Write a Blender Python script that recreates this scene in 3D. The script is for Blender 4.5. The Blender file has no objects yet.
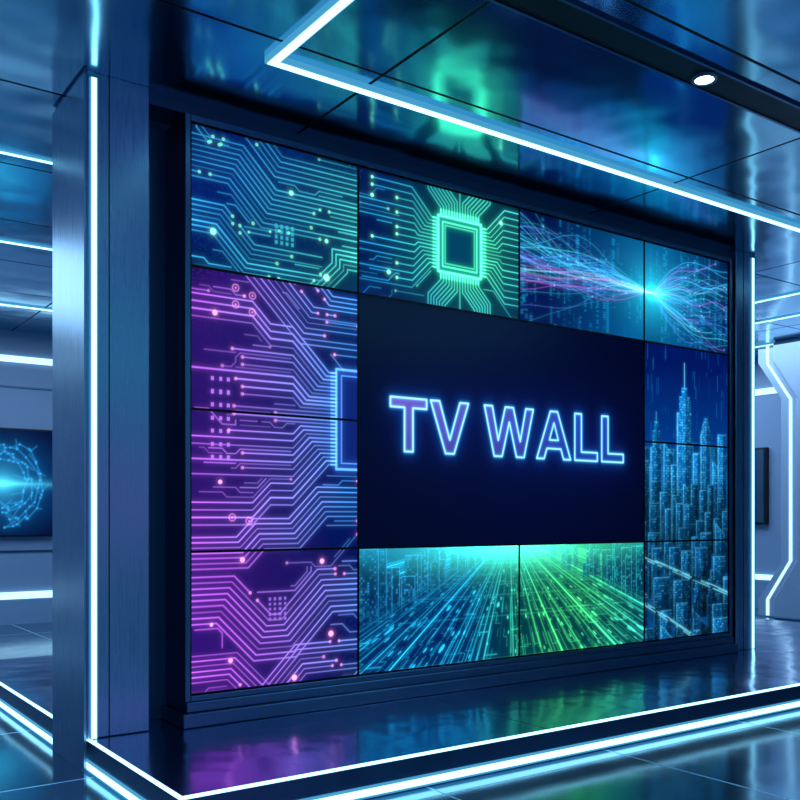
import bpy, bmesh, math, random
import numpy as np
random.seed(7); rng=np.random.default_rng(11)
S=bpy.context.scene
COL=S.collection
S.view_settings.view_transform='Standard'
S.view_settings.look='None'

# ------------------------------------------------------------ materials
def newmat(name):
    m=bpy.data.materials.new(name); m.use_nodes=True
    return m, m.node_tree.nodes, m.node_tree.links
def bsdf(n): return n['Principled BSDF']
def metal(name,col,rough=.3,metallic=1.,noise=.15,stretch=(1,1,1),bump=0.,bscale=3.,rv=.2):
    m,n,l=newmat(name); b=bsdf(n)
    b.inputs['Metallic'].default_value=metallic
    tc=n.new('ShaderNodeTexCoord'); mp=n.new('ShaderNodeMapping'); mp.inputs['Scale'].default_value=stretch
    l.new(tc.outputs['Object'],mp.inputs['Vector'])
    nz=n.new('ShaderNodeTexNoise'); nz.inputs['Scale'].default_value=8; nz.inputs['Detail'].default_value=4
    l.new(mp.outputs['Vector'],nz.inputs['Vector'])
    mx=n.new('ShaderNodeMix'); mx.data_type='RGBA'
    mx.inputs['A'].default_value=(*[c*(1-noise) for c in col],1); mx.inputs['B'].default_value=(*[min(1,c*(1+noise)) for c in col],1)
    l.new(nz.outputs['Fac'],mx.inputs['Factor']); l.new(mx.outputs['Result'],b.inputs['Base Color'])
    mr=n.new('ShaderNodeMapRange'); mr.inputs['To Min'].default_value=rough*(1-rv); mr.inputs['To Max'].default_value=rough*(1+rv)
    l.new(nz.outputs['Fac'],mr.inputs['Value']); l.new(mr.outputs['Result'],b.inputs['Roughness'])
    if bump>0:
        n2=n.new('ShaderNodeTexNoise'); n2.inputs['Scale'].default_value=bscale; n2.inputs['Detail'].default_value=1
        l.new(tc.outputs['Object'],n2.inputs['Vector'])
        bp=n.new('ShaderNodeBump'); bp.inputs['Strength'].default_value=bump; bp.inputs['Distance'].default_value=.05
        l.new(n2.outputs['Fac'],bp.inputs['Height']); l.new(bp.outputs['Normal'],b.inputs['Normal'])
    return m
def tiled(name,col,seam,rough,metallic,bw,bh,mortar=.006,offset=0.,bump=.1,shift=(0,0,0),var=.7,nscale=1.3):
    m,n,l=newmat(name); b=bsdf(n); b.inputs['Metallic'].default_value=metallic
    g=n.new('ShaderNodeNewGeometry'); mp=n.new('ShaderNodeMapping'); mp.inputs['Location'].default_value=shift
    l.new(g.outputs['Position'],mp.inputs['Vector'])
    br=n.new('ShaderNodeTexBrick'); br.offset=offset; br.inputs['Scale'].default_value=1
    br.inputs['Brick Width'].default_value=bw; br.inputs['Row Height'].default_value=bh
    br.inputs['Mortar Size'].default_value=mortar; br.inputs['Mortar Smooth'].default_value=.2
    br.inputs['Color1'].default_value=(*col,1); br.inputs['Color2'].default_value=(*[c*var for c in col],1); br.inputs['Mortar'].default_value=(*seam,1)
    l.new(mp.outputs['Vector'],br.inputs['Vector']); l.new(br.outputs['Color'],b.inputs['Base Color'])
    nz=n.new('ShaderNodeTexNoise'); nz.inputs['Scale'].default_value=nscale; nz.inputs['Detail'].default_value=2
    l.new(g.outputs['Position'],nz.inputs['Vector'])
    mr=n.new('ShaderNodeMapRange'); mr.inputs['To Min'].default_value=rough*.7; mr.inputs['To Max'].default_value=rough*1.3
    l.new(nz.outputs['Fac'],mr.inputs['Value'])
    mm=n.new('ShaderNodeMath'); mm.operation='MULTIPLY_ADD'; mm.inputs[1].default_value=.4
    l.new(br.outputs['Fac'],mm.inputs[0]); l.new(mr.outputs['Result'],mm.inputs[2]); l.new(mm.outputs['Value'],b.inputs['Roughness'])
    bp=n.new('ShaderNodeBump'); bp.inputs['Strength'].default_value=bump; bp.inputs['Distance'].default_value=.06
    l.new(nz.outputs['Fac'],bp.inputs['Height']); l.new(bp.outputs['Normal'],b.inputs['Normal'])
    return m
def emit(name,col,st):
    m,n,l=newmat(name); b=bsdf(n)
    b.inputs['Base Color'].default_value=(.02,.02,.02,1); b.inputs['Emission Color'].default_value=(*col,1); b.inputs['Emission Strength'].default_value=st
    return m
def screenmat(name,st=1.0):
    m,n,l=newmat(name); b=bsdf(n)
    b.inputs['Base Color'].default_value=(.003,.004,.008,1); b.inputs['Roughness'].default_value=.25
    b.inputs['Specular IOR Level'].default_value=.15
    a=n.new('ShaderNodeAttribute'); a.attribute_name='content'
    l.new(a.outputs['Color'],b.inputs['Emission Color']); b.inputs['Emission Strength'].default_value=st
    m.cycles.emission_sampling='NONE'
    return m
M_ceiling=tiled('ceiling_gloss_panels',(.46,.80,.97),(.006,.012,.022),.15,1.,2.4,1.15,.011,0,.30,(-.2,-.35,0),.8)
M_floor=tiled('floor_gloss_tiles',(.13,.34,.48),(.35,.70,.95),.14,.95,1.2,1.2,.007,0,.10,(-.2,.3,0))
M_plat=tiled('platform_gloss',(.55,.62,.86),(.01,.02,.04),.17,1.,2.4,2.4,.004,0,.22,(-1,-.4,0),.9,2.2)
M_pillar=metal('brushed_steel_blue',(.26,.40,.56),.30,1.,.35,(30,30,.4),.08,1.2,.4)
M_frame=metal('dark_frame_metal',(.12,.20,.32),.32,1.,.1)
M_black=metal('black_bezel',(.006,.007,.012),.4,.2,.1)
M_dark=metal('dark_wall_panel',(.06,.12,.22),.38,.8,.1,(1,1,1))
M_recess=metal('recess_wall_panel',(.05,.11,.22),.40,.35,.1,(1,1,1))
M_white=metal('light_wall_panel',(.20,.29,.46),.45,.0,.04)
M_column=metal('pale_column_shell',(.36,.46,.62),.33,.2,.06)
M_groove=metal('black_channel',(.004,.006,.01),.5,.3,.1)
M_core=emit('led_core',(.36,.78,1.),2.8)
M_halo=emit('led_bloom_edge',(.08,.42,.74),.8)  # dim cyan glow around the LED cores, imitates their bloom
M_warm=emit('downlight_glow',(1.,.97,.92),14.)
M_cove=emit('cove_glow',(.42,.76,1.),1.9)
M_screen=screenmat('screen_content',1.4)

# ------------------------------------------------------------ geometry helpers
def add(name,verts,faces,mats,mi=None,parent=None,origin=None,bevel=0,label=None,category=None,kind=None,group=None):
    v=np.array(verts,float)
    if origin is None: origin=((v[:,0].min()+v[:,0].max())/2,(v[:,1].min()+v[:,1].max())/2,v[:,2].min())
    o=np.array(origin,float)
    me=bpy.data.meshes.new(name); me.from_pydata([tuple(p) for p in v-o],[],faces)
    if not isinstance(mats,(list,tuple)): mats=[mats]
    for m in mats: me.materials.append(m)
    if mi is not None: me.polygons.foreach_set('material_index',mi)
    bm=bmesh.new(); bm.from_mesh(me); bmesh.ops.recalc_face_normals(bm,faces=bm.faces); bm.to_mesh(me); bm.free()
    me.update()
    ob=bpy.data.objects.new(name,me); COL.objects.link(ob)
    if parent is not None:
        ob.parent=parent; ob.location=o-np.array(WORLD[parent.name])
    else: ob.location=o
    WORLD[ob.name]=tuple(o)
    if bevel>0:
        b=ob.modifiers.new('bevel','BEVEL'); b.width=bevel; b.segments=2; b.limit_method='ANGLE'
    if label: ob['label']=label
    if category: ob['category']=category
    if kind: ob['kind']=kind
    if group: ob['group']=group
    return ob
WORLD={}
def empty(name,loc,label,category,group=None):
    e=bpy.data.objects.new(name,None); COL.objects.link(e); e.location=loc; e.empty_display_size=.1
    WORLD[e.name]=tuple(loc); e['label']=label; e['category']=category
    if group: e['group']=group
    return e
def bx(x0,x1,y0,y1,z0,z1):
    v=[(x0,y0,z0),(x1,y0,z0),(x1,y1,z0),(x0,y1,z0),(x0,y0,z1),(x1,y0,z1),(x1,y1,z1),(x0,y1,z1)]
    f=[(0,3,2,1),(4,5,6,7),(0,1,5,4),(1,2,6,5),(2,3,7,6),(3,0,4,7)]
    return v,f
def boxes(name,lst,mats,mis=None,**k):
    V=[];F=[];MI=[]
    for i,b in enumerate(lst):
        v,f=bx(*b); o=len(V); V+=v; F+=[tuple(o+j for j in q) for q in f]; MI+=[mis[i] if mis else 0]*6
    return add(name,V,F,mats,MI,**k)
def prism_x(name,prof,x0,x1,mats,**k):
    n=len(prof); V=[(x0,y,z) for y,z in prof]+[(x1,y,z) for y,z in prof]
    F=[tuple(range(n)),tuple(range(2*n-1,n-1,-1))]+[(i,(i+1)%n,n+(i+1)%n,n+i) for i in range(n)]
    return add(name,V,F,mats,**k)
def cyl(name,cx,cy,z0,z1,r0,r1,mat,seg=48,**k):
    V=[];F=[]
    a=[2*math.pi*i/seg for i in range(seg)]
    if r0==0:
        V=[(cx+r1*math.cos(t),cy+r1*math.sin(t),z) for z in (z0,z1) for t in a]
        F=[tuple(range(seg)),tuple(range(seg,2*seg))]+[(i,(i+1)%seg,seg+(i+1)%seg,seg+i) for i in range(seg)]
    else:
        for r,z in ((r0,z0),(r1,z0),(r1,z1),(r0,z1)): V+=[(cx+r*math.cos(t),cy+r*math.sin(t),z) for t in a]
        for q in range(4):
            p=(q+1)%4
            F+=[(q*seg+i,q*seg+(i+1)%seg,p*seg+(i+1)%seg,p*seg+i) for i in range(seg)]
    return add(name,V,F,mat,**k)

ZC=3.45; YS=4.59
# ------------------------------------------------------------ room shell
boxes('floor',[(-5,14,-5,12,-.1,0)],M_floor,kind='structure',label='glossy dark blue tiled floor with thin pale seams')
boxes('ceiling',[(-5,14,-5,12,ZC,ZC+.1)],M_ceiling,kind='structure',label='glossy dark metallic ceiling panels reflecting the displays')
boxes('wall_back',[(-5,14,11.5,11.6,0,ZC)],M_white,kind='structure',label='pale blue-grey panelled wall of the adjoining hall')
boxes('wall_right',[(11.5,11.6,-5,11.5,0,ZC)],M_white,kind='structure',label='pale blue-grey panelled side wall')
boxes('wall_left',[(-5,-4.9,-5,11.5,0,ZC)],M_dark,kind='structure',label='dark blue panelled side wall')
boxes('wall_display',[(1.70,6.66,4.85,5.12,.162,ZC)],M_recess,kind='structure',label='dark wall carrying the video wall')
boxes('trim_header',[(1.70,6.66,4.66,4.85,3.395,ZC)],M_recess,kind='structure',label='dark header strip above the video wall')

# ------------------------------------------------------------ platform
PX0,PX1,PY0,PY1,PZ=1.40,9.0,3.44,7.6,.16
pl=empty('platform',(4.5,5.,0),'low glossy dark platform edged with glowing light strips','platform')
boxes('platform_body',[(PX0,PX1,PY0,PY1,0,PZ)],M_plat,parent=pl)
def lstrip(name,z0,z1,out,parent,top=False):
    h=(z1-z0)*.2
    if top:
        w=.010
        cs=[(PX0-out,PX1,PY0-out,PY0+w,z0,z1),(PX0-out,PX0+w,PY0+w,PY1,z0,z1)]
        return boxes(name,cs,[M_core],parent=parent)
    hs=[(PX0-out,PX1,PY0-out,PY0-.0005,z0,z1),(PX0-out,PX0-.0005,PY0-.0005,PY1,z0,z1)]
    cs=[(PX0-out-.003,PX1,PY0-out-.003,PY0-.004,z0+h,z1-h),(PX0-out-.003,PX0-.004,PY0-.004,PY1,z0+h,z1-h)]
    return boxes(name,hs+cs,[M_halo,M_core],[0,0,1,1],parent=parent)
lstrip('edge_light',PZ-.010,PZ+.001,.004,pl,True)
lstrip('base_light',.008,.060,.012,pl)
boxes('side_fascia',[(PX0-.003,PX1,PY0-.003,PY0-.0004,.061,PZ-.011),(PX0-.003,PX0-.0004,PY0-.0004,PY1,.061,PZ-.011)],M_frame,parent=pl)

# ------------------------------------------------------------ pillars
def pillar(x0,x1,lx,label):
    y0,y1=4.6,5.16; zb=PZ+.002
    p=empty('pillar',((x0+x1)/2,(y0+y1)/2,zb),label,'pillar','brushed metal pillars flanking the video wall')
    boxes('pillar_body',[(x0,x1,y0,y1,zb,ZC)],M_pillar,parent=p,bevel=.006)
    if x0<2: boxes('side_skirt',[(x0-.012,x0-.001,y0,y1,0,ZC-.02),(x0-.012,x0+.0,y0-.002,y0,0,ZC-.02)],M_pillar,parent=p)
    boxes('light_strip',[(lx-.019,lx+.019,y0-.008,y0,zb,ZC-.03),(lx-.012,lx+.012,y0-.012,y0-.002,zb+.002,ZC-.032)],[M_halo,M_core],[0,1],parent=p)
    jx=x0+.11 if x0<2 else x0+.1
    boxes('panel_joint',[(jx,jx+.005,y0-.002,y0+.001,zb,ZC)],M_groove,parent=p)
    return p
pillar(1.385,1.705,1.420,'wide brushed steel pillar with a glowing vertical strip')
pillar(6.66,6.93,6.885,'slim brushed steel pillar with a glowing vertical strip')

# ------------------------------------------------------------ ceiling strips
def ceil_strip(x0,x1,y0,y1,label='white-cyan linear light strip recessed in the ceiling',w=.3):
    c=empty('ceiling_light_strip',((x0+x1)/2,(y0+y1)/2,ZC),label,'ceiling light','linear ceiling light strips')
    boxes('channel',[(x0,x1,y0,y1,ZC-.012,ZC)],M_halo,parent=c)  # channel glows cyan as imitated bloom beside the diffuser
    if x1-x0>y1-y0: d=(y1-y0)*.22; q=(x0,x1,y0+d,y1-d,ZC-.016,ZC-.004)
    else: d=(x1-x0)*.22; q=(x0+d,x1-d,y0,y1,ZC-.016,ZC-.004)
    boxes('diffuser',[q],M_core,parent=c)
cx,cy=2.07,3.95
L=empty('ceiling_light_strip',(cx,cy,ZC),'L-shaped white-cyan light strip running around the ceiling panel','ceiling light','linear ceiling light strips')
w=.030
boxes('channel',[(cx-w,10.5,cy-w,cy+w,ZC-.03,ZC),(cx-w,cx+w,-2.5,cy-w,ZC-.03,ZC)],M_halo,parent=L)  # glowing channel sides imitate bloom around the L strip
w2=.021
boxes('diffuser',[(cx-w2,10.5,cy-w2,cy+w2,ZC-.034,ZC-.01),(cx-w2,cx+w2,-2.5,cy-w2,ZC-.034,ZC-.01)],M_core,parent=L)
for y,wd in ((5.9,.05),(7.8,.07),(10.1,.1)): ceil_strip(-4,4.2,y-wd/2,y+wd/2)
for x,wd in ((8.4,.07),(9.3,.07),(10.6,.09)): ceil_strip(x-wd/2,x+wd/2,4.4,11.2)
ceil_strip(-2.6,-2.54,-3,5)  # unseen strip left of the camera, added only to give reflections

# groove + downlight
GY=2.88
g=empty('lighting_track',(5,GY,ZC),'black recessed lighting channel in the ceiling','light track')
boxes('track_channel',[(-2,10,GY-.08,GY+.08,ZC-.008,ZC)],M_groove,parent=g)
boxes('track_rail',[(-2,10,GY-.095,GY-.08,ZC-.014,ZC),(-2,10,GY+.08,GY+.095,ZC-.014,ZC)],M_frame,parent=g)
d=empty('downlight',(3.91,GY,ZC-.008),'small round bright downlight set in the black channel','ceiling light')
cyl('trim_ring',3.91,GY,ZC-.022,ZC-.008,.046,.062,M_column,parent=d)
cyl('lamp',3.91,GY,ZC-.016,ZC-.009,0,.045,M_warm,parent=d)

# ------------------------------------------------------------ video wall cabinet
U=[.4181*YS,.6459*YS,.9250*YS,1.2001*YS,1.4247*YS]
Z0=.323; R=.75; Z=[Z0+R*i for i in range(5)]
cab=empty('video_wall_cabinet',((U[0]+U[4])/2,4.75,PZ+.002),'dark metal cabinet and frame holding the grid of displays','video wall cabinet')
boxes('cabinet_body',[(U[0]-.02,U[4]+.02,4.665,4.85,PZ+.1,Z[4]+.02)],M_black,parent=cab)
fr=.034
boxes('outer_frame',[(U[0]-fr,U[0]-.003,4.572,4.85,Z0-fr,Z[4]+fr),(U[4]+.003,U[4]+fr,4.572,4.85,Z0-fr,Z[4]+fr),
  (U[0]-.003,U[4]+.003,4.572,4.85,Z[4]+.003,Z[4]+fr),(U[0]-.003,U[4]+.003,4.572,4.85,Z0-fr,Z0-.003)],M_frame,parent=cab,bevel=.004)
boxes('plinth',[(U[0]-.06,U[4]+.06,4.53,4.85,PZ+.002,PZ+.075),(U[0]-.03,U[4]+.03,4.56,4.85,PZ+.075,Z0-fr)],M_frame,parent=cab,bevel=.006)

# ------------------------------------------------------------ canvases
def srgb(r,g,b): return np.array([(c/255.)**2.2 for c in (r,g,b)])
def blur(img,s):
    p=int(4*s)+2
    a=np.pad(img,((p,p),(p,p))+((0,0),)*(img.ndim-2),mode='edge')
    fy=np.fft.fftfreq(a.shape[0])[:,None]; fx=np.fft.fftfreq(a.shape[1])[None,:]
    k=np.exp(-2*math.pi**2*s*s*(fx**2+fy**2))
    if img.ndim==3: k=k[...,None]
    r=np.real(np.fft.ifft2(np.fft.fft2(a,axes=(0,1))*k,axes=(0,1)))
    return np.clip(r[p:-p,p:-p],0,None)
class Cv:
    def __init__(s,W,H,p=.004):
        s.W,s.H=W,H; s.nx=int(round(W/p))+1; s.ny=int(round(H/p))+1
        s.xs=np.linspace(0,W,s.nx); s.ys=np.linspace(0,H,s.ny); s.p=W/(s.nx-1)
        s.X,s.Y=np.meshgrid(s.xs,s.ys); s.img=np.zeros((s.ny,s.nx,3))
    def layer(s): return np.zeros((s.ny,s.nx))
    def _bb(s,x0,x1,y0,y1,pad):
        i0=max(0,int((x0-pad)/s.p)); i1=min(s.nx,int((x1+pad)/s.p)+2); j0=max(0,int((y0-pad)/s.p)); j1=min(s.ny,int((y1+pad)/s.p)+2)
        return i0,i1,j0,j1
    def seg(s,L,x0,y0,x1,y1,w=.007,a=1.):
        i0,i1,j0,j1=s._bb(min(x0,x1),max(x0,x1),min(y0,y1),max(y0,y1),w+.01)
        if i0>=i1 or j0>=j1: return
        X=s.X[j0:j1,i0:i1]; Y=s.Y[j0:j1,i0:i1]; dx,dy=x1-x0,y1-y0; q=dx*dx+dy*dy+1e-12
        t=np.clip(((X-x0)*dx+(Y-y0)*dy)/q,0,1); d=np.hypot(X-x0-t*dx,Y-y0-t*dy)
        v=a*np.clip((w/2-d)/s.p+.5,0,1); L[j0:j1,i0:i1]=np.maximum(L[j0:j1,i0:i1],v)
    def poly(s,L,pts,w=.007,a=1.,close=False):
        n=len(pts)
        for i in range(n if close else n-1): s.seg(L,*pts[i],*pts[(i+1)%n],w,a)
    def dot(s,L,x,y,r=.012,a=1.,hole=0):
        i0,i1,j0,j1=s._bb(x,x,y,y,r+.01)
        if i0>=i1 or j0>=j1: return
        d=np.hypot(s.X[j0:j1,i0:i1]-x,s.Y[j0:j1,i0:i1]-y)
        v=a*np.clip((r-d)/s.p+.5,0,1)
        if hole: v*=np.clip((d-hole)/s.p+.5,0,1)
        L[j0:j1,i0:i1]=np.maximum(L[j0:j1,i0:i1],v)
    def rect(s,L,x0,y0,x1,y1,a=1.):
        i0,i1=max(0,int(round(x0/s.p))),min(s.nx,int(round(x1/s.p))+1); j0,j1=max(0,int(round(y0/s.p))),min(s.ny,int(round(y1/s.p))+1)
        if i0>=i1 or j0>=j1: return
        L[j0:j1,i0:i1]=np.maximum(L[j0:j1,i0:i1],a)
    def lf(s,sc):
        n=rng.random((s.ny,s.nx)); b=blur(n,sc/s.p); b-=b.min(); return b/b.max()
    def data(s,dens=.3,cw=.012):
        q=max(2,int(cw/s.p)); ny,nx=s.ny//q+1,s.nx//(q)+1
        a=(rng.random((ny,nx))<dens)*rng.random((ny,nx)); a=np.kron(a,np.ones((q,q)))[:s.ny,:s.nx]
        m=np.ones_like(a); m[::q,:]=0; m[:,::q]=0
        return a*m*np.clip(s.lf(.09)*2.2-1.,0,1)
def offs(pts,d):
    n=len(pts); P=np.array(pts,float); T_=[(P[i+1]-P[i])/np.linalg.norm(P[i+1]-P[i]) for i in range(n-1)]
    out=[]
    for i in range(n):
        if i==0: nn=np.array((-T_[0][1],T_[0][0])); out.append(P[i]+nn*d)
        elif i==n-1: nn=np.array((-T_[-1][1],T_[-1][0])); out.append(P[i]+nn*d)
        else:
            a=np.array((-T_[i-1][1],T_[i-1][0])); b=np.array((-T_[i][1],T_[i][0])); m_=(a+b); m_/=np.linalg.norm(m_)
            out.append(P[i]+m_*d/np.dot(m_,a))
    return [tuple(q) for q in out]
def bus(c,L,D,pts,n,s=.03,w=.006,stag=0.,mask=None):
    for i in range(n):
        if mask and i in mask: continue
        o=offs(pts,(i-(n-1)/2)*s); a=random.uniform(.3,1.)
        if stag>0 and random.random()<stag:
            x0,y0=o[-2]; x1,y1=o[-1]; t=random.uniform(.25,.7); o[-1]=(x0+(x1-x0)*t,y0+(y1-y0)*t); c.dot(D,*o[-1],.009,.7,.004)
        if random.random()<.22 and len(o)>2:   # break a trace into two with via pads
            q=random.randrange(len(o)-1); (x0,y0),(x1,y1)=o[q],o[q+1]
            t=random.uniform(.35,.65); g_=.03/max(.06,math.hypot(x1-x0,y1-y0))
            pa=(x0+(x1-x0)*(t-g_),y0+(y1-y0)*(t-g_)); pb=(x0+(x1-x0)*(t+g_),y0+(y1-y0)*(t+g_))
            c.poly(L,o[:q+1]+[pa],w,a); c.poly(L,[pb]+o[q+1:],w,a); c.dot(D,*pa,.008,.8,.0035); c.dot(D,*pb,.008,.8,.0035)
        else: c.poly(L,o,w*random.choice((.85,1,1,1.25)),a)
def router(c,L,g=.03,w=.006,n=60,prefer=(0,),dots=None,a=1.,pd=.3):
    NX,NY=int(c.W/g)+1,int(c.H/g)+1
    occ=np.zeros((NY+2,NX+2),bool)
    D=[(1,0),(1,1),(0,1),(-1,1),(-1,0),(-1,-1),(0,-1),(1,-1)]
    B=blur((L>.2).astype(float),.4*g/c.p)>.10
    if dots is not None: B|=blur((dots>.2).astype(float),.4*g/c.p)>.10
    for j in range(NY):
        for i in range(NX):
            occ[j,i]=B[min(c.ny-1,int(j*g/c.p)),min(c.nx-1,int(i*g/c.p))]
    for _ in range(n):
        i,j=random.randrange(NX),random.randrange(NY)
        if occ[j,i]: continue
        dr=random.choice(prefer); pts=[(i,j)]; occ[j,i]=True; run=0
        for st in range(random.randint(10,45)):
            if run>2 and random.random()<.22:
                nd=(dr+random.choice((-1,1)))%8
                if min(abs(nd-p)%8 if abs(nd-p)<=4 else 8-abs(nd-p) for p in prefer)<=1: dr=nd; run=0
            ok=False
            for t in (dr,(dr+1)%8,(dr-1)%8):
                ii,jj=i+D[t][0],j+D[t][1]
                if ii<0 or jj<0 or ii>=NX or jj>=NY: break
                if occ[jj,ii] or (D[t][0] and D[t][1] and occ[j,ii] and occ[jj,i]): continue
                ok=True; dr=t; break
            if not ok: break
            i,j=ii,jj; occ[j,i]=True; pts.append((i,j)); run+=1
        if len(pts)<5: continue
        c.poly(L,[(p[0]*g,p[1]*g) for p in pts],w,a*random.uniform(.35,1))
        if dots is not None:
            for q in (pts[0],pts[-1]):
                if random.random()<pd: c.dot(dots,q[0]*g,q[1]*g,random.choice((.007,.009)),random.uniform(.3,.8),hole=random.choice((0,.004)))
def comp(c,L,D,colf,dotf,bg,bloom=.5,sig=.014):
    vary=(.2+1.4*c.lf(.13))[...,None]
    c.img+=bg+L[...,None]*colf*vary*1.35+D[...,None]*dotf
    c.img+=bloom*blur(c.img-bg,sig/c.p)+bloom*.2*blur(c.img-bg,4*sig/c.p)
def mix(a,b,t): return a[None,None,:]*(1-t[...,None])+b[None,None,:]*t[...,None]

W1,W2,W3,W4=[U[i+1]-U[i] for i in range(4)]
# --- panel A : blue/green circuit
A=Cv(W1,.75,.0034); L=A.layer(); D=A.layer()
bus(A,L,D,[(-.05,.585),(.26,.585),(.46,.385),(1.1,.385)],9,.028,.005,.2)
bus(A,L,D,[(.30,.85),(.52,.63),(1.1,.63)],5,.030,.005)
bus(A,L,D,[(-.05,.27),(.16,.27),(.34,.09),(.80,.09)],7,.027,.005,.4)
bus(A,L,D,[(.74,-.05),(.92,.13),(.92,.18),(1.1,.18)],5,.026,.005)
bus(A,L,D,[(.05,.8),(.05,.74),(.10,.69),(.22,.69)],2,.03,.005)
for (x,y,r) in ((.13,.20,.017),(.60,.50,.013),(.83,.06,.019),(.83,.27,.011)): A.dot(D,x,y,r,1.2)
for i in range(4):
    for j in range(4): A.rect(L,.50+i*.034,.20+j*.03,.512+i*.034,.218+j*.03,.5)
router(A,L,.026,.0048,140,(0,),D,.7,.15)
t=np.clip(A.X/W1*1.0-.2+(.4-A.Y)*.5,0,1)
comp(A,L,D,mix(srgb(60,185,250),srgb(85,240,200),t),srgb(130,255,200),mix(srgb(3,30,104),srgb(3,50,78),t)*(.10+.8*A.lf(.12)[...,None])+A.data(.5)[...,None]*srgb(30,110,190)*.5,.42)
# --- panel B : green chip
B=Cv(W2,.75,.0036); L=B.layer(); D=B.layer(); cx0,cy0,h=.772,.40,.175
CH=B.layer()
for hh,ww,aa in ((h,.014,1.),(h-.035,.008,.9),(h-.055,.008,.4)):
    B.poly(CH,[(cx0-hh,cy0-hh),(cx0+hh,cy0-hh),(cx0+hh,cy0+hh),(cx0-hh,cy0+hh)],ww,aa,True)
n=15
for i in range(n):
    k=i-(n-1)/2; o=k*.022
    for sx in (-1,1):
        B.seg(CH,cx0+sx*h,cy0+o,cx0+sx*(h+.04),cy0+o,.008,.9)
        yb=cy0+k*.044
        xb=cx0+sx*(h+.05+.022*.414*((n-1)/2-abs(k))*2)
        xe=xb+sx*abs(yb-cy0-o)
        if sx>0 : pts=[(cx0+h,cy0+o),(xb,cy0+o),(xe,yb),(W2,yb)]
        else:
            end=random.choice((-.1,-.1,-.1,.1,.2,.28)); pts=[(cx0-h,cy0+o),(xb,cy0+o),(xe,yb),(end+0.0,yb)]; B.dot(D,end,yb,.010,.8)
        B.poly(L,pts,.0055,random.uniform(.5,1.))
    for sy in (-1,1):
        B.seg(CH,cx0+o,cy0+sy*h,cx0+o,cy0+sy*(h+.04),.008,.9)
        ye=cy0+sy*(h+.05+.010*((n-1)/2-abs(k)))
        sgn=(1 if k>0 else -1 if k<0 else 0)
        B.poly(L,[(cx0+o,cy0+sy*h),(cx0+o,ye),(cx0+o+sgn*.10,ye+sy*.10),(cx0+o+sgn*.10,.8 if sy>0 else -.05)],.0055,.8)
router(B,L,.027,.005,110,(0,4),D,.7,.2)
m=np.maximum(abs(B.X-cx0),abs(B.Y-cy0)); inside=m<h-.004
L[inside]=0; D[inside]=0
for (x,y,r) in ((.10,.60,.011),(.22,.16,.013),(1.12,.62,.013)): B.dot(D,x,y,r,1.2)
t=np.clip(1-np.hypot(B.X-cx0-.1,(B.Y-cy0))/.75,0,1)
bg=mix(srgb(3,26,84),srgb(4,84,84),t)*(.2+.8*B.lf(.12)[...,None])+B.data(.4)[...,None]*srgb(20,110,150)*.6
bg[inside]=srgb(6,58,84)
comp(B,L,D,mix(srgb(35,150,210),srgb(85,245,160),t),srgb(130,255,190),bg,.48)
B.img+=CH[...,None]*srgb(90,250,180)*1.1+blur(CH,.02/B.p)[...,None]*srgb(50,255,170)*.7+blur(CH,.006/B.p)[...,None]*srgb(90,255,190)*.4
# --- canvas C : fibres
C=Cv(W3+W4,.75,.0042); fx0,fy0=1.353,.373
bgc=mix(srgb(5,16,60),srgb(5,62,108),np.clip(1-abs(C.X-fx0)/1.1,0,1))*(.4+.9*C.lf(.1)[...,None])
for k in range(150):
    x=random.uniform(0,C.W); y=random.uniform(-.1,.5); hh=random.uniform(.1,.45); ww=random.choice((.012,.02,.03)); br=random.uniform(.1,.5)
    i0,i1=max(0,int(x/C.p)),min(C.nx,int((x+ww)/C.p)); j0,j1=max(0,int(y/C.p)),min(C.ny,int((y+hh)/C.p))
    if i1>i0 and j1>j0:
        st=np.kron((rng.random(((j1-j0)//4+1,1))<.6),np.ones((4,1)))[:j1-j0]; st[::4]=0
        bgc[j0:j1,i0:i1]+=(st*br*.5)[...,None]*srgb(30,150,200)
C.img+=bgc
pal=[srgb(215,80,210),srgb(150,90,240),srgb(80,130,245),srgb(50,190,240),srgb(225,90,190),srgb(60,150,240),srgb(70,225,225)]
def curve(c,f,x0,x1,col,w,a):
    i0,i1=max(0,int(x0/c.p)),min(c.nx,int(x1/c.p)); x=c.xs[i0:i1]; y=f(x); sl=np.gradient(y,x)
    d=abs(c.ys[:,None]-y[None,:])/np.sqrt(1+sl**2)[None,:]
    v=a*np.clip((w/2-d)/c.p+.5,0,1)
    c.img[:,i0:i1]=np.maximum(c.img[:,i0:i1],c.img[:,i0:i1]*.8+v[...,None]*col)
D=C.layer()
for k in range(64):
    A0=random.gauss(0,.17); ph=random.uniform(0,6.28); fr_=random.uniform(3.5,6.5); am=random.uniform(.02,.09)
    f=lambda x:fy0+.06*((fx0-x)/fx0)+A0*((fx0-x)/fx0)**1.1*(1+.35*np.sin(ph+x*3))+am*np.sin(fr_*x+ph)*np.clip((fx0-x)/.5,0,1)
    cc=random.choice((pal[0],pal[1],pal[4])) if A0<.0 and random.random()<.4 else random.choice(pal[2:4]+pal[5:])
    curve(C,f,0,fx0,cc,.0028,random.uniform(.2,.8))
    xd=random.uniform(.05,1.25); C.dot(D,xd,float(f(np.float64(xd))),.006,random.uniform(.2,.7))
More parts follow.
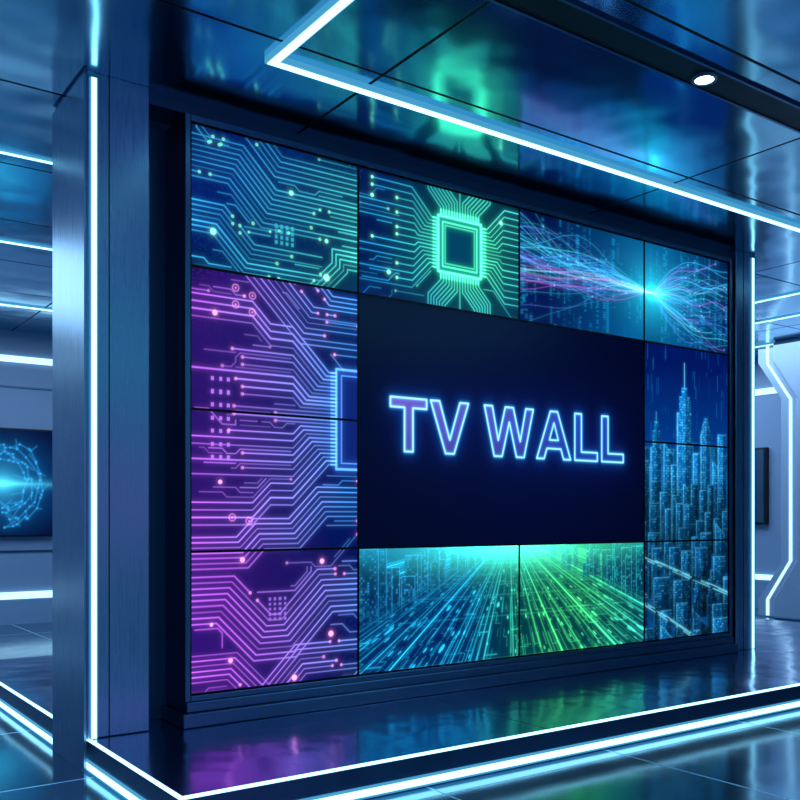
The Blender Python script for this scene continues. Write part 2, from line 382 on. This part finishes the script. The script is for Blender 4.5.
for k in range(70):
    A0=random.uniform(-.42,.42); s0=random.uniform(.18,.5); fq=random.uniform(7,13)
    f=lambda x:fy0+A0*(np.clip((x-fx0)/s0,0,None)**1.4/(1+np.clip((x-fx0)/s0,0,None)**1.4))*1.1+.03*np.sin(fq*x+s0*40)*np.clip((x-fx0)/.4,0,1)
    xe=random.uniform(fx0+.3,W3+W4+.3)
    curve(C,f,fx0,xe,random.choice(pal[2:4]+pal[5:]+pal[3:4]+pal[1:2]),.0030,random.uniform(.2,.8))
    C.dot(D,xe,float(f(np.float64(xe))),.006,random.uniform(.2,.8))
C.img+=D[...,None]*srgb(110,190,255)
rr=np.hypot(C.X-fx0,(C.Y-fy0)*1.2)
C.img+=(1.0*np.exp(-(rr/.055)**2)+.6*np.exp(-rr/.15))[...,None]*srgb(50,235,255)
C.img+=(.6*np.exp(-(abs(C.Y-fy0)/.012))*np.exp(-abs(C.X-fx0)/.25))[...,None]*srgb(60,230,255)
C.img+=.35*blur(C.img,.015/C.p)
# --- canvas E : purple circuit, column 1 rows 2-4
E=Cv(W1,2.25,.0034); L=E.layer(); D=E.layer(); CH=E.layer()
chx,chy=W1-.15,1.50; chh=.29
E.poly(CH,[(chx,chy-chh),(W1+.2,chy-chh),(W1+.2,chy+chh),(chx,chy+chh)],.013,1.,True)
E.poly(CH,[(chx+.035,chy-chh+.035),(W1+.2,chy-chh+.035),(W1+.2,chy+chh-.035),(chx+.035,chy+chh-.035)],.006,.7,True)
n=26
for i in range(n):
    k=i-(n-1)/2; y0=chy+k*.0212; E.seg(CH,chx-.035,y0,chx,y0,.008,.9)
    far=abs(k); yl=chy+k*.040 ; xb=chx-.05-.0186*((n-1)/2-far)
    if far<2.2: yl=y0
    xe=xb-abs(yl-y0)
    xl=0
    if 2<far<8.8: xl=random.choice((.22,.26,.30,.24,-.1,-.1))
    elif far<=2.2: xl=random.choice((.25,.4,.5))
    pts=[(chx,y0),(xb,y0),(xe,yl)]
    if far>9.:
        dd=.11*(1 if k>0 else -1)
        x2=xe-.14; pts+= [(x2,yl),(x2-abs(dd),yl+dd),(-.1,yl+dd)]
    else: pts+=[(xl,yl)]
    E.poly(L,pts,.0052*random.choice((.9,1,1.3)),random.uniform(.4,1.))
    if xl>0 and far<=9: E.dot(D,xl,yl,.009,.6,.004)
bus(E,L,D,[(.40,2.32),(.70,2.02),(1.1,2.02)],8,.031,.005,.15)
bus(E,L,D,[(.74,2.30),(.86,2.18),(1.1,2.18)],3,.028,.005)
bus(E,L,D,[(1.1,1.02),(.80,1.02),(.62,.84),(.40,.84),(.30,.74),(-.05,.74)],7,.028,.0052,.1)
bus(E,L,D,[(-.05,.49),(.20,.49),(.42,.27),(.58,.27),(.82,.51),(1.1,.51)],9,.031,.0058,.1)
bus(E,L,D,[(-.05,.13),(.24,.13),(.42,-.05)],6,.028,.0055)
bus(E,L,D,[(.48,-.05),(.66,.13),(1.1,.13)],7,.028,.0055,.3)
for (x,y,r) in ((.14,2.02,.014),(.17,1.12,.011),(.30,.70,.013),(.80,.68,.014),(.23,.16,.012),(.86,.26,.016),(.12,.36,.009),(.62,.03,.015)): E.dot(D,x,y,r,1.3)
for x,y in ((.26,2.17),(.36,2.14),(.26,2.08),(.36,2.05),(.24,.93),(.34,.91)): E.dot(D,x,y,.021,.55,.016); E.dot(D,x,y,.006,.55)
for i in range(3):
    for j in range(7): E.rect(L,.12+i*.045,1.24+j*.07,.134+i*.045,1.258+j*.07,.6)
for i in range(4):
    for j in range(5): E.rect(L,.46+i*.032,.36+j*.028,.472+i*.032,.372+j*.028,.4)
router(E,L,.026,.0048,260,(0,),D,.6,.15)
ins=(E.X>chx+.006)&(abs(E.Y-chy)<chh-.006); L[ins]=0; D[ins]=0
t=np.clip(E.X/W1*1.1-(E.Y<.75)*.25,0,1)
tb=np.clip(E.X/W1*1.2-(E.Y<.75)*.1,0,1)
cf=mix(srgb(200,100,245),srgb(75,160,252),t)
bg=mix(srgb(50,22,116),srgb(4,22,90),tb)*(.04+.8*E.lf(.11)[...,None])+E.data(.4)[...,None]*srgb(80,70,190)*.45
bg[ins]=srgb(18,34,100)
comp(E,L,D,cf,srgb(250,150,235),bg,.38)
E.img+=CH[...,None]*srgb(90,160,255)*1.2+blur(CH,.02/E.p)[...,None]*srgb(70,130,255)*.8
# --- canvas F : skyline, column 4 rows 2-4
F=Cv(W4,2.25,.005)
F.img+=mix(srgb(6,64,132),srgb(3,20,72),np.clip((F.Y-.6)/1.5,0,1))*(.6+.6*F.lf(.1)[...,None])
for k in range(60):
    x=random.uniform(0,1.03); y=random.uniform(1.5,2.2); i=min(F.nx-1,int(x/F.p)); j=int(y/F.p); hh=random.randint(6,30)
    F.img[j:j+hh,i]+=srgb(40,130,200)*random.uniform(.05,.3)
def tower(x0,x1,y0,y1,br,dens=.45,top=0,body=.6):
    wd=x1-x0; hh=y1-y0
    i0,i1=max(0,int(x0/F.p)),min(F.nx,int(x1/F.p)+1); j0,j1=max(0,int(y0/F.p)),min(F.ny,int(y1/F.p)+1)
    if i1<=i0 or j1<=j0: return
    X=F.X[j0:j1,i0:i1]; Y=F.Y[j0:j1,i0:i1]; u=(X-x0)/wd; H_,W_=j1-j0,i1-i0
    if top==1: lim=np.where(abs(u-.5)<.20,y1,np.where(abs(u-.5)<.36,y1-.07,y1-.20))
    elif top==2: lim=y1-np.clip(abs(u-.5)-.12,0,1)*wd*2.6
    elif top==3: lim=y1-u*wd*.8
    else: lim=np.full_like(u,y1)
    ms=Y<=lim
    q=3; gj=np.arange(H_)%4
    win=(rng.random((H_//4+1,W_//q+1))<dens)*(.25+.75*rng.random((H_//4+1,W_//q+1)))
    win=np.kron(win,np.ones((4,q)))[:H_,:W_]*(gj>1)[:,None]
    vcol=np.kron(.5+.5*rng.random((1,W_//q+1)),np.ones((1,q)))[:,:W_]
    shade=np.where(u<.58,1.,.35)
    edge=((u*wd<F.p*1.3)|(lim-Y<F.p*1.4)).astype(float)*.55
    fade=np.clip(.25+.75*(Y-y0)/hh,0,1)
    col=(shade*fade*body*vcol)[...,None]*srgb(22,120,205)*br+(win*shade*fade)[...,None]*srgb(80,210,255)*br*.55+(edge*fade)[...,None]*srgb(80,205,255)*br*.7
    F.img[j0:j1,i0:i1]=np.where(ms[...,None],col,F.img[j0:j1,i0:i1])
for x0,x1,y1 in ((-.05,.07,1.46),(.06,.16,1.34),(.19,.30,1.50),(.30,.42,1.46),(.53,.64,1.52),(.64,.76,1.42),(.80,.92,1.50),(.93,1.04,1.44)): tower(x0,x1,.7,y1,.32,.2,0,.8)
hz=np.exp(-((F.Y-1.12)/.20)**2); F.img+=hz[...,None]*srgb(20,110,190)*.4
for x0,x1,y1,br,tp in ((-.06,.06,1.36,.8,0),(.08,.20,1.66,.85,1),(.23,.34,1.50,.8,3),(.39,.56,1.94,1.15,1),(.32,.385,1.34,.9,0),(.585,.68,1.44,.9,0),(.68,.80,1.72,.85,2),(.83,.91,1.38,.8,3),(.90,1.01,1.60,.85,0)): tower(x0,x1,.6,y1,br,.45,tp)
Ls=F.layer(); F.seg(Ls,.475,1.94,.475,2.13,.006,.7); F.seg(Ls,.14,1.66,.14,1.73,.005,.4); F.img+=Ls[...,None]*srgb(110,210,255)
for y,sc in ((1.10,.9),(.94,1.05),(.78,1.2),(.60,1.45),(.42,1.7),(.22,2.0),(.02,2.3)):
    band=np.exp(-((F.Y-y)/.10)**2); F.img*=(1-.5*band)[...,None]
    x=-.10+random.uniform(0,.06)
    while x<1.05:
        wd=random.uniform(.06,.11)*sc
        tower(x,x+wd,y-.45,y+random.uniform(-.05,.12),random.uniform(.4,.85),.35,random.choice((0,0,0,0,1,3)),.45); x+=wd+random.uniform(.02,.07)*sc
low=np.clip((.66-F.Y)/.2,0,1)
Ls=F.layer()
for (xa,ya,xb,yb,w_) in ((-.1,.66,1.15,.28,.012),(-.1,.34,.75,-.08,.012),(.50,-.05,.72,.50,.007)):
    F.seg(Ls,xa,ya,xb,yb,w_*3.5,1.)
F.img*=(1-.75*Ls[...,None])
Ls=F.layer()
for (xa,ya,xb,yb) in ((-.1,.66,1.15,.28),(-.1,.34,.75,-.08)):
    for o_ in (-.012,.004,.014):
        for q_ in range(22):
            t0=random.random(); t1=t0+random.uniform(.02,.1); F.seg(Ls,xa+(xb-xa)*t0,ya+(yb-ya)*t0+o_,xa+(xb-xa)*t1,ya+(yb-ya)*t1+o_,.005,random.uniform(.3,1))
F.img+=Ls[...,None]*srgb(110,220,255)
F.img+=.42*blur(F.img,.014/F.p)
# --- canvas G : highway, row 4 cols 2-3
G=Cv(W2+W3,.75,.0040); vx,vy=1.20,.84
dy=np.clip(vy-G.Y,.02,None); gx=(G.X-vx)/dy; gz=1/dy
G.img+=mix(srgb(3,34,92),srgb(2,62,72),np.clip((G.X-.7)/.6,0,1))*(.12+.6*G.lf(.1)[...,None])
tt=np.clip((G.X-.85)/.6,0,1)*np.clip(1-(G.X-1.9)/1.2,0.4,1); gcol=mix(srgb(35,180,230),srgb(75,240,130),tt)
def h2(a,b,s): return ((np.sin(a*127.1+b*311.7+s*74.7)*43758.5453)%1+1)%1
for (sx_,sz_,th,am,s) in ((7,3.,.50,.45,1),(14,5.,.62,.38,2),(24,7.,.75,.35,3)):
    ca,cb=np.floor(gx*sx_),np.floor(np.log(gz)*sz_*1.6); hv=h2(ca,cb,s); fa,fb=np.mod(gx*sx_,1),np.mod(np.log(gz)*sz_*1.6,1)
    ln=(hv>th)*((fa<.13)|((fb<.06)&(hv>(1+th)/2))); G.img+=(ln*am*hv*np.clip(dy*sx_**-.3*3.2,0,1))[...,None]*gcol
    nd=(h2(ca,cb,s+9)>.90)*(np.hypot((fa-.5)*1.,(fb-.5)*.8)<.14); G.img+=(nd*.9*np.clip(dy*2.5,0,1))[...,None]*gcol
lines=np.zeros_like(gx)
for k in range(-44,45):
    a=random.uniform(.12,.9)*(1.9 if k%5==0 else .6); off=k*.12+random.uniform(-.04,.04)
    d=abs(gx-off)*dy/np.sqrt(1+off*off); wl=.0010+.0028*dy*random.choice((.5,1.,2.2))
    z0_,z1_=random.uniform(0,.2),random.uniform(.3,1.6)
    lines=np.maximum(lines,a*np.clip((wl-d)/G.p+.5,0,1)*(dy>z0_*.5)*np.where(dy<z1_,1,.25))
hl=np.zeros_like(gx)
for z in np.arange(1.2,12,.6): hl=np.maximum(hl,random.uniform(.1,.4)*np.clip((.0025-abs(dy-1/z))/G.p+.5,0,1)*(abs(gx)<random.uniform(.8,4)))
G.img+=(lines*1.2+hl*.5)[...,None]*gcol
def gb(x0,x1,y0,y1,colr,lit):
    i0,i1=max(0,int(x0/G.p)),min(G.nx,int(x1/G.p)); j0,j1=max(0,int(y0/G.p)),min(G.ny,int(y1/G.p)+1)
    if i1<=i0 or j1<=j0: return
    H_,W_=j1-j0,i1-i0
    win=np.kron((rng.random((H_//4+1,W_//4+1))<.4)*rng.random((H_//4+1,W_//4+1)),np.ones((4,4)))[:H_,:W_]; win[::4,:]=0; win[:,::4]=0
    bt=np.clip(np.linspace(0,2.5,H_),0,1)[:,None,None]
    new=srgb(3,28,60)+win[...,None]*colr*.6*lit
    G.img[j0:j1,i0:i1]=G.img[j0:j1,i0:i1]*(1-bt*.93)+new*bt*.93; G.img[j0:j1,i0 if x0>vx else i1-1]+=colr*.45*bt[:,0]; G.img[j1-1,i0:i1]+=colr*.6
cb_,cg_=srgb(50,170,235),srgb(50,200,185)
for side in (-1,1):
    for k in range(18):
        q=1-k/18.; q=max(0,q+random.uniform(-.03,.03))
        s_=1.15-q*.95; x=(q*1.0-.08) if side<0 else 2.50-q*.95
        y=.26+.40*q+random.uniform(-.03,.03); ww=random.uniform(.07,.13)*s_+.018
        gb(x,x+ww,y-.03,y+random.uniform(.12,.46)*s_+.04,cb_ if side<0 else cg_,.5+.5*random.random())
hg=np.exp(-(np.hypot((G.X-vx)*.32,(G.Y-.76)*1.4)/.16)**1.4)
G.img+=hg[...,None]*srgb(80,250,210)*1.0
fog=np.exp(-((G.Y-.74)/.09)**2); G.img+=fog[...,None]*gcol*.16
G.img+=.5*blur(G.img,.013/G.p)
# --- canvas T : centre sign
T=Cv(W2+W3,1.5,.0045)
T.img+=mix(srgb(5,9,34),srgb(9,17,52),np.clip(1-np.hypot((T.X-1.3)/1.5,(T.Y-.75)/1.),0,1))
em=.458; cap=.715*em; ty=.735-cap/2+.012
def P(pts,x): return [(x+p[0]*em,ty+p[1]*em) for p in pts]
c_=.715
letters=[]
x=.232
Tl=[(0,c_),(.60,c_),(.60,c_-.13),(.370,c_-.13),(.370,0),(.230,0),(.230,c_-.13),(0,c_-.13)]
Vl=[(0,c_),(.155,c_),(.335,.19),(.515,c_),(.67,c_),(.41,0),(.26,0)]
Wl=[(0,c_),(.150,c_),(.262,.23),(.397,c_),(.553,c_),(.688,.23),(.80,c_),(.95,c_),(.765,0),(.615,0),(.475,.50),(.335,0),(.185,0)]
Al=[(0,0),(.28,c_),(.43,c_),(.71,0),(.56,0),(.50,.155),(.21,.155),(.15,0)]
Ah=[(.262,.285),(.448,.285),(.355,.545)]
Ll=[(0,c_),(.145,c_),(.145,.13),(.50,.13),(.50,0),(0,0)]
for shp,adv in ((Tl,.665),(Vl,.70),(None,.26),(Wl,1.02),(Al,.80),(Ll,.60),(Ll,.56)):
    if shp is not None: letters.append((P(shp,x), P(Ah,x) if shp is Al else None))
    x+=adv*em
def inpoly(X,Y,pts):
    r=np.zeros(X.shape,bool); n=len(pts)
    for i in range(n):
        x1,y1=pts[i]; x2,y2=pts[(i+1)%n]
        if y1==y2: continue
        c=((y1>Y)!=(y2>Y))&(X<(x2-x1)*(Y-y1)/(y2-y1)+x1); r^=c
    return r
OL=T.layer(); FI=T.layer()
for pts,hole in letters:
    T.poly(OL,pts,.011,1.,True)
    ip=inpoly(T.X,T.Y,pts)
    if hole: T.poly(OL,hole,.010,1.,True); ip&=~inpoly(T.X,T.Y,hole)
    FI[ip]=1
ft=np.clip((T.X-.25)/1.5,0,1)
fillc=mix(srgb(125,95,195),srgb(45,65,160),ft)*(.5+.5*np.clip((T.Y-ty)/cap,0,1)[...,None])
T.img+=FI[...,None]*fillc*.55
T.img+=OL[...,None]*srgb(140,210,255)*1.1
T.img+=blur(OL,.010/T.p)[...,None]*srgb(70,180,255)*.75+blur(OL,.04/T.p)[...,None]*srgb(35,105,235)*.75+blur(OL,.14/T.p)[...,None]*srgb(30,50,170)*.7

# ------------------------------------------------------------ panels
def grid_screen(name,cv,u0,u1,v0,v1,xw,yw,zw,parent,mat=None):
    nx=max(2,int(round((u1-u0)/cv.p))); ny=max(2,int(round((v1-v0)/cv.p)))
    us=np.linspace(u0,u1,nx); vs=np.linspace(v0,v1,ny)
    fi=np.clip(us/cv.W*(cv.nx-1),0,cv.nx-1.001); fj=np.clip(vs/cv.H*(cv.ny-1),0,cv.ny-1.001)
    i=fi.astype(int); j=fj.astype(int); a=(fi-i)[None,:,None]; b=(fj-j)[:,None,None]
    I=cv.img
    c=(I[j][:,i]*(1-a)+I[j][:,i+1]*a)*(1-b)+(I[j+1][:,i]*(1-a)+I[j+1][:,i+1]*a)*b
    X,Zz=np.meshgrid(us-u0+xw,vs-v0+zw)
    ox,oz=(X.min()+X.max())/2,Zz.min()
    co=np.stack([X-ox,np.zeros_like(X),Zz-oz],-1).reshape(-1,3)
    idx=np.arange(nx*ny).reshape(ny,nx)
    f=np.stack([idx[:-1,:-1],idx[:-1,1:],idx[1:,1:],idx[1:,:-1]],-1).reshape(-1,4)
    me=bpy.data.meshes.new(name); me.vertices.add(len(co)); me.vertices.foreach_set('co',co.astype(np.float32).ravel())
    me.loops.add(f.size); me.loops.foreach_set('vertex_index',f.astype(np.int32).ravel())
    me.polygons.add(len(f)); me.polygons.foreach_set('loop_start',(np.arange(len(f))*4).astype(np.int32))
    me.update(calc_edges=True)
    ca=me.color_attributes.new(name='content',type='FLOAT_COLOR',domain='POINT')
    rgba=np.ones((len(co),4),np.float32); rgba[:,:3]=np.clip(c.reshape(-1,3),0,4)
    ca.data.foreach_set('color',rgba.ravel())
    me.materials.append(mat or M_screen)
    ob=bpy.data.objects.new(name,me); COL.objects.link(ob); ob.parent=parent
    ob.location=np.array((ox,yw,oz))-np.array(WORLD[parent.name])
    return ob
def panel(x0,x1,z0,z1,cv,cu,cvv,label):
    g=.0015; p=empty('display_panel',((x0+x1)/2,4.62,z0),label,'display','displays of the video wall')
    a,b,c,d=x0+g,x1-g,z0+g,z1-g; bz=.0055
    boxes('housing',[(a,b,YS+.004,4.664,c,d)],M_black,parent=p)
    boxes('bezel',[(a,a+bz,YS-.004,YS+.004,c,d),(b-bz,b,YS-.004,YS+.004,c,d),(a+bz,b-bz,YS-.004,YS+.004,c,c+bz),(a+bz,b-bz,YS-.004,YS+.004,d-bz,d)],M_black,parent=p)
    o=g+bz
    grid_screen('screen',cv,cu+o,cu+(x1-x0)-o,cvv+o,cvv+(z1-z0)-o,x0+o,YS,z0+o,p)
panel(U[0],U[1],Z[3],Z[4],A,0,0,'display showing blue and green circuit traces')
panel(U[1],U[2],Z[3],Z[4],B,0,0,'display showing a glowing green processor chip')
panel(U[2],U[3],Z[3],Z[4],C,0,0,'display showing pink and blue light fibres')
panel(U[3],U[4],Z[3],Z[4],C,W3,0,'display showing fibres fanning from a bright cyan point')
panel(U[0],U[1],Z[2],Z[3],E,0,1.5,'display showing purple traces running into a chip')
panel(U[0],U[1],Z[1],Z[2],E,0,.75,'display showing purple and blue fanned circuit traces')
panel(U[0],U[1],Z[0],Z[1],E,0,0,'display showing magenta circuit traces with round pads')
panel(U[3],U[4],Z[2],Z[3],F,0,1.5,'display showing blue skyscraper tops and a spire')
panel(U[3],U[4],Z[1],Z[2],F,0,.75,'display showing dense blue city towers')
panel(U[3],U[4],Z[0],Z[1],F,0,0,'display showing blue city streets from above')
panel(U[1],U[2],Z[0],Z[1],G,0,0,'display showing teal city lines in perspective')
panel(U[2],U[3],Z[0],Z[1],G,W2,0,'display showing green data highway lines')
panel(U[1],U[3],Z[1],Z[3],T,0,0,'large dark navy display with neon lettering TV WALL')

# ------------------------------------------------------------ adjoining hall
def wallstrip(x0,x1,y0,y1,z0,z1,label):
    c=empty('wall_light_strip',((x0+x1)/2,(y0+y1)/2,z0),label,'wall light','linear wall light strips')
    boxes('diffuser',[(x0,x1,y0,y1,z0,z1)],M_cove,parent=c)
wallstrip(-4,7,11.46,11.5,3.08,3.15,'long pale light strip high on the wall')
wallstrip(-4,7,11.46,11.5,.30,.38,'long pale light strip low on the wall')
wallstrip(11.46,11.5,3,11.4,2.95,3.03,'long pale light strip high on the wall')
wallstrip(11.46,11.5,3,11.4,.40,.47,'long pale light strip low on the wall')
for z,nm in ((2.78,1),(.85,2)):
    boxes('trim_%d'%nm,[(-4.9,11.5,11.485,11.5,z,z+.02)],M_dark,kind='structure',label='thin dark horizontal joint in the wall panelling')
mo=empty('wall_monitor',(2.1,11.45,1.05),'wide wall monitor showing a cyan burst on dark blue','monitor')
boxes('monitor_housing',[(1.0,3.06,11.42,11.5,1.03,2.30)],M_black,parent=mo,bevel=.01)
N=Cv(2.02,1.23,.010); N.img+=mix(srgb(4,14,42),srgb(6,50,100),np.clip(1-np.hypot(N.X-1.45,(N.Y-.6)*1.3)/.9,0,1))
Ls=N.layer()
for rad in (.30,.36,.44,.50):
    aa=np.sort(rng.uniform(-1.5,1.7,16)); pts=[(1.42+(rad+random.uniform(-.03,.03))*math.cos(a),.6+(rad+random.uniform(-.03,.03))*math.sin(a)) for a in aa]
    N.poly(Ls,pts,.008,.45)
    for x,y in pts:
        N.dot(Ls,x,y,.011,.8)
        if random.random()<.5: N.seg(Ls,x,y,x+random.uniform(-.14,.14),y+random.uniform(-.12,.12),.007,.4)
N.img+=Ls[...,None]*srgb(50,170,245)+(1.1*np.exp(-(abs(N.Y-.6)/.028))*np.exp(-abs(N.X-1.45)/.35)+.5*np.exp(-np.hypot(N.X-1.45,N.Y-.6)/.12))[...,None]*srgb(80,220,255)
N.img+=.4*blur(N.img,3)
grid_screen('screen',N,0,2.02,0,1.23,1.02,11.415,1.05,mo)
mo2=empty('wall_monitor',(11.45,8.2,1.15),'dark switched-off wall monitor with thin black frame','monitor')
boxes('monitor_housing',[(11.42,11.5,7.42,9.2,1.16,2.22)],M_black,parent=mo2,bevel=.01)
boxes('screen',[(11.413,11.42,7.45,9.17,1.19,2.19)],M_dark,parent=mo2)
# flared column
yc=6.22
def flare(a,b,zt,zb):
    L_=[(yc+a,ZC),(yc+a,zt+.48),(yc+b,zt),(yc+b,zb),(yc+a,zb-.5),(yc+a,0)]
    return L_+[(2*yc-y,z) for y,z in reversed(L_)]
fc=empty('flared_column',(10.7,yc,0),'pale sculpted column flaring at top and base with light lines','column')
prism_x('column_body',flare(.78,.46,2.74,.70),10.60,11.1,M_column,parent=fc,bevel=.012)
prism_x('front_panel',flare(.50,.19,2.70,.74),10.48,10.598,M_column,parent=fc,bevel=.03)
def strip_poly(sgn,a=.655,b=.340,t=.035):
    o=[(a,ZC-.02),(a,3.20),(b,2.72),(b,.72),(a,.22),(a,.02)]
    pr=[(yc+sgn*y,z) for y,z in o]+[(yc+sgn*(y-t),z) for y,z in reversed(o)]
    prism_x('light_strip',pr,10.585,10.599,M_cove,parent=fc)
strip_poly(1); strip_poly(-1)

# ------------------------------------------------------------ lights
def area(loc,size,sy,power,col,rot=(0,0,0)):
    l=bpy.data.lights.new('added_area_lamp','AREA'); l.shape='RECTANGLE'; l.size=size; l.size_y=sy; l.energy=power; l.color=col
    o=bpy.data.objects.new('added_area_lamp',l); COL.objects.link(o); o.location=loc; o.rotation_euler=rot; return o
area((1.,9.,ZC-.05),6,3,170,(.48,.74,1.))  # added lamp, brightens the back hall
area((9.8,8.,ZC-.05),2.5,5,150,(.48,.74,1.))  # added lamp, brightens the hall on the right
area((0.,-1.,ZC-.05),4,3,45,(.2,.6,1.))  # added blue overhead fill around the camera
area((6.,1.,ZC-.05),3,2,50,(.15,.6,1.))  # added blue overhead fill in front of the display, right side
R90=(math.radians(90),0,0)
area((4.1,-2.6,1.5),1.6,.9,3.2,(.62,.25,1.),R90)  # added violet lamp behind the camera, mirrored in the left pillar
area((3.9,-2.6,3.2),2.0,.6,2.5,(.20,.8,1.),R90)  # added teal lamp for the pillar's upper highlight
area((3.2,-2.6,.5),.6,.9,1.2,(.20,.8,1.),R90)  # added teal lamp for the pillar's lower highlight
sp=bpy.data.lights.new('downlight_lamp','SPOT'); sp.energy=60; sp.spot_size=1.2; sp.color=(1,.97,.93)
so=bpy.data.objects.new('downlight_lamp',sp); COL.objects.link(so); so.location=(3.91,GY,ZC-.04)
W=bpy.data.worlds.new('world'); S.world=W; W.use_nodes=True
n,l=W.node_tree.nodes,W.node_tree.links; bgn=n['Background']; bgn.inputs['Strength'].default_value=.85
tc=n.new('ShaderNodeTexCoord'); nz=n.new('ShaderNodeTexNoise'); nz.inputs['Scale'].default_value=3.2; nz.inputs['Detail'].default_value=2
l.new(tc.outputs['Generated'],nz.inputs['Vector']); cr=n.new('ShaderNodeValToRGB'); l.new(nz.outputs['Fac'],cr.inputs['Fac'])
e=cr.color_ramp.elements; e[0].position=.34; e[0].color=(.008,.02,.07,1); e[1].position=.68; e[1].color=(.16,.07,.42,1)
q=cr.color_ramp.elements.new(.46); q.color=(.02,.09,.24,1); q=cr.color_ramp.elements.new(.56); q.color=(.03,.26,.40,1)
l.new(cr.outputs['Color'],bgn.inputs['Color'])

cd=bpy.data.cameras.new('camera'); cam=bpy.data.objects.new('camera',cd); COL.objects.link(cam)
cd.sensor_width=36; cd.lens=927/800*36; cd.shift_y=.1475; cam.location=(0,0,1.25); cam.rotation_euler=(math.radians(90),0,math.radians(-35.45))
S.camera=cam
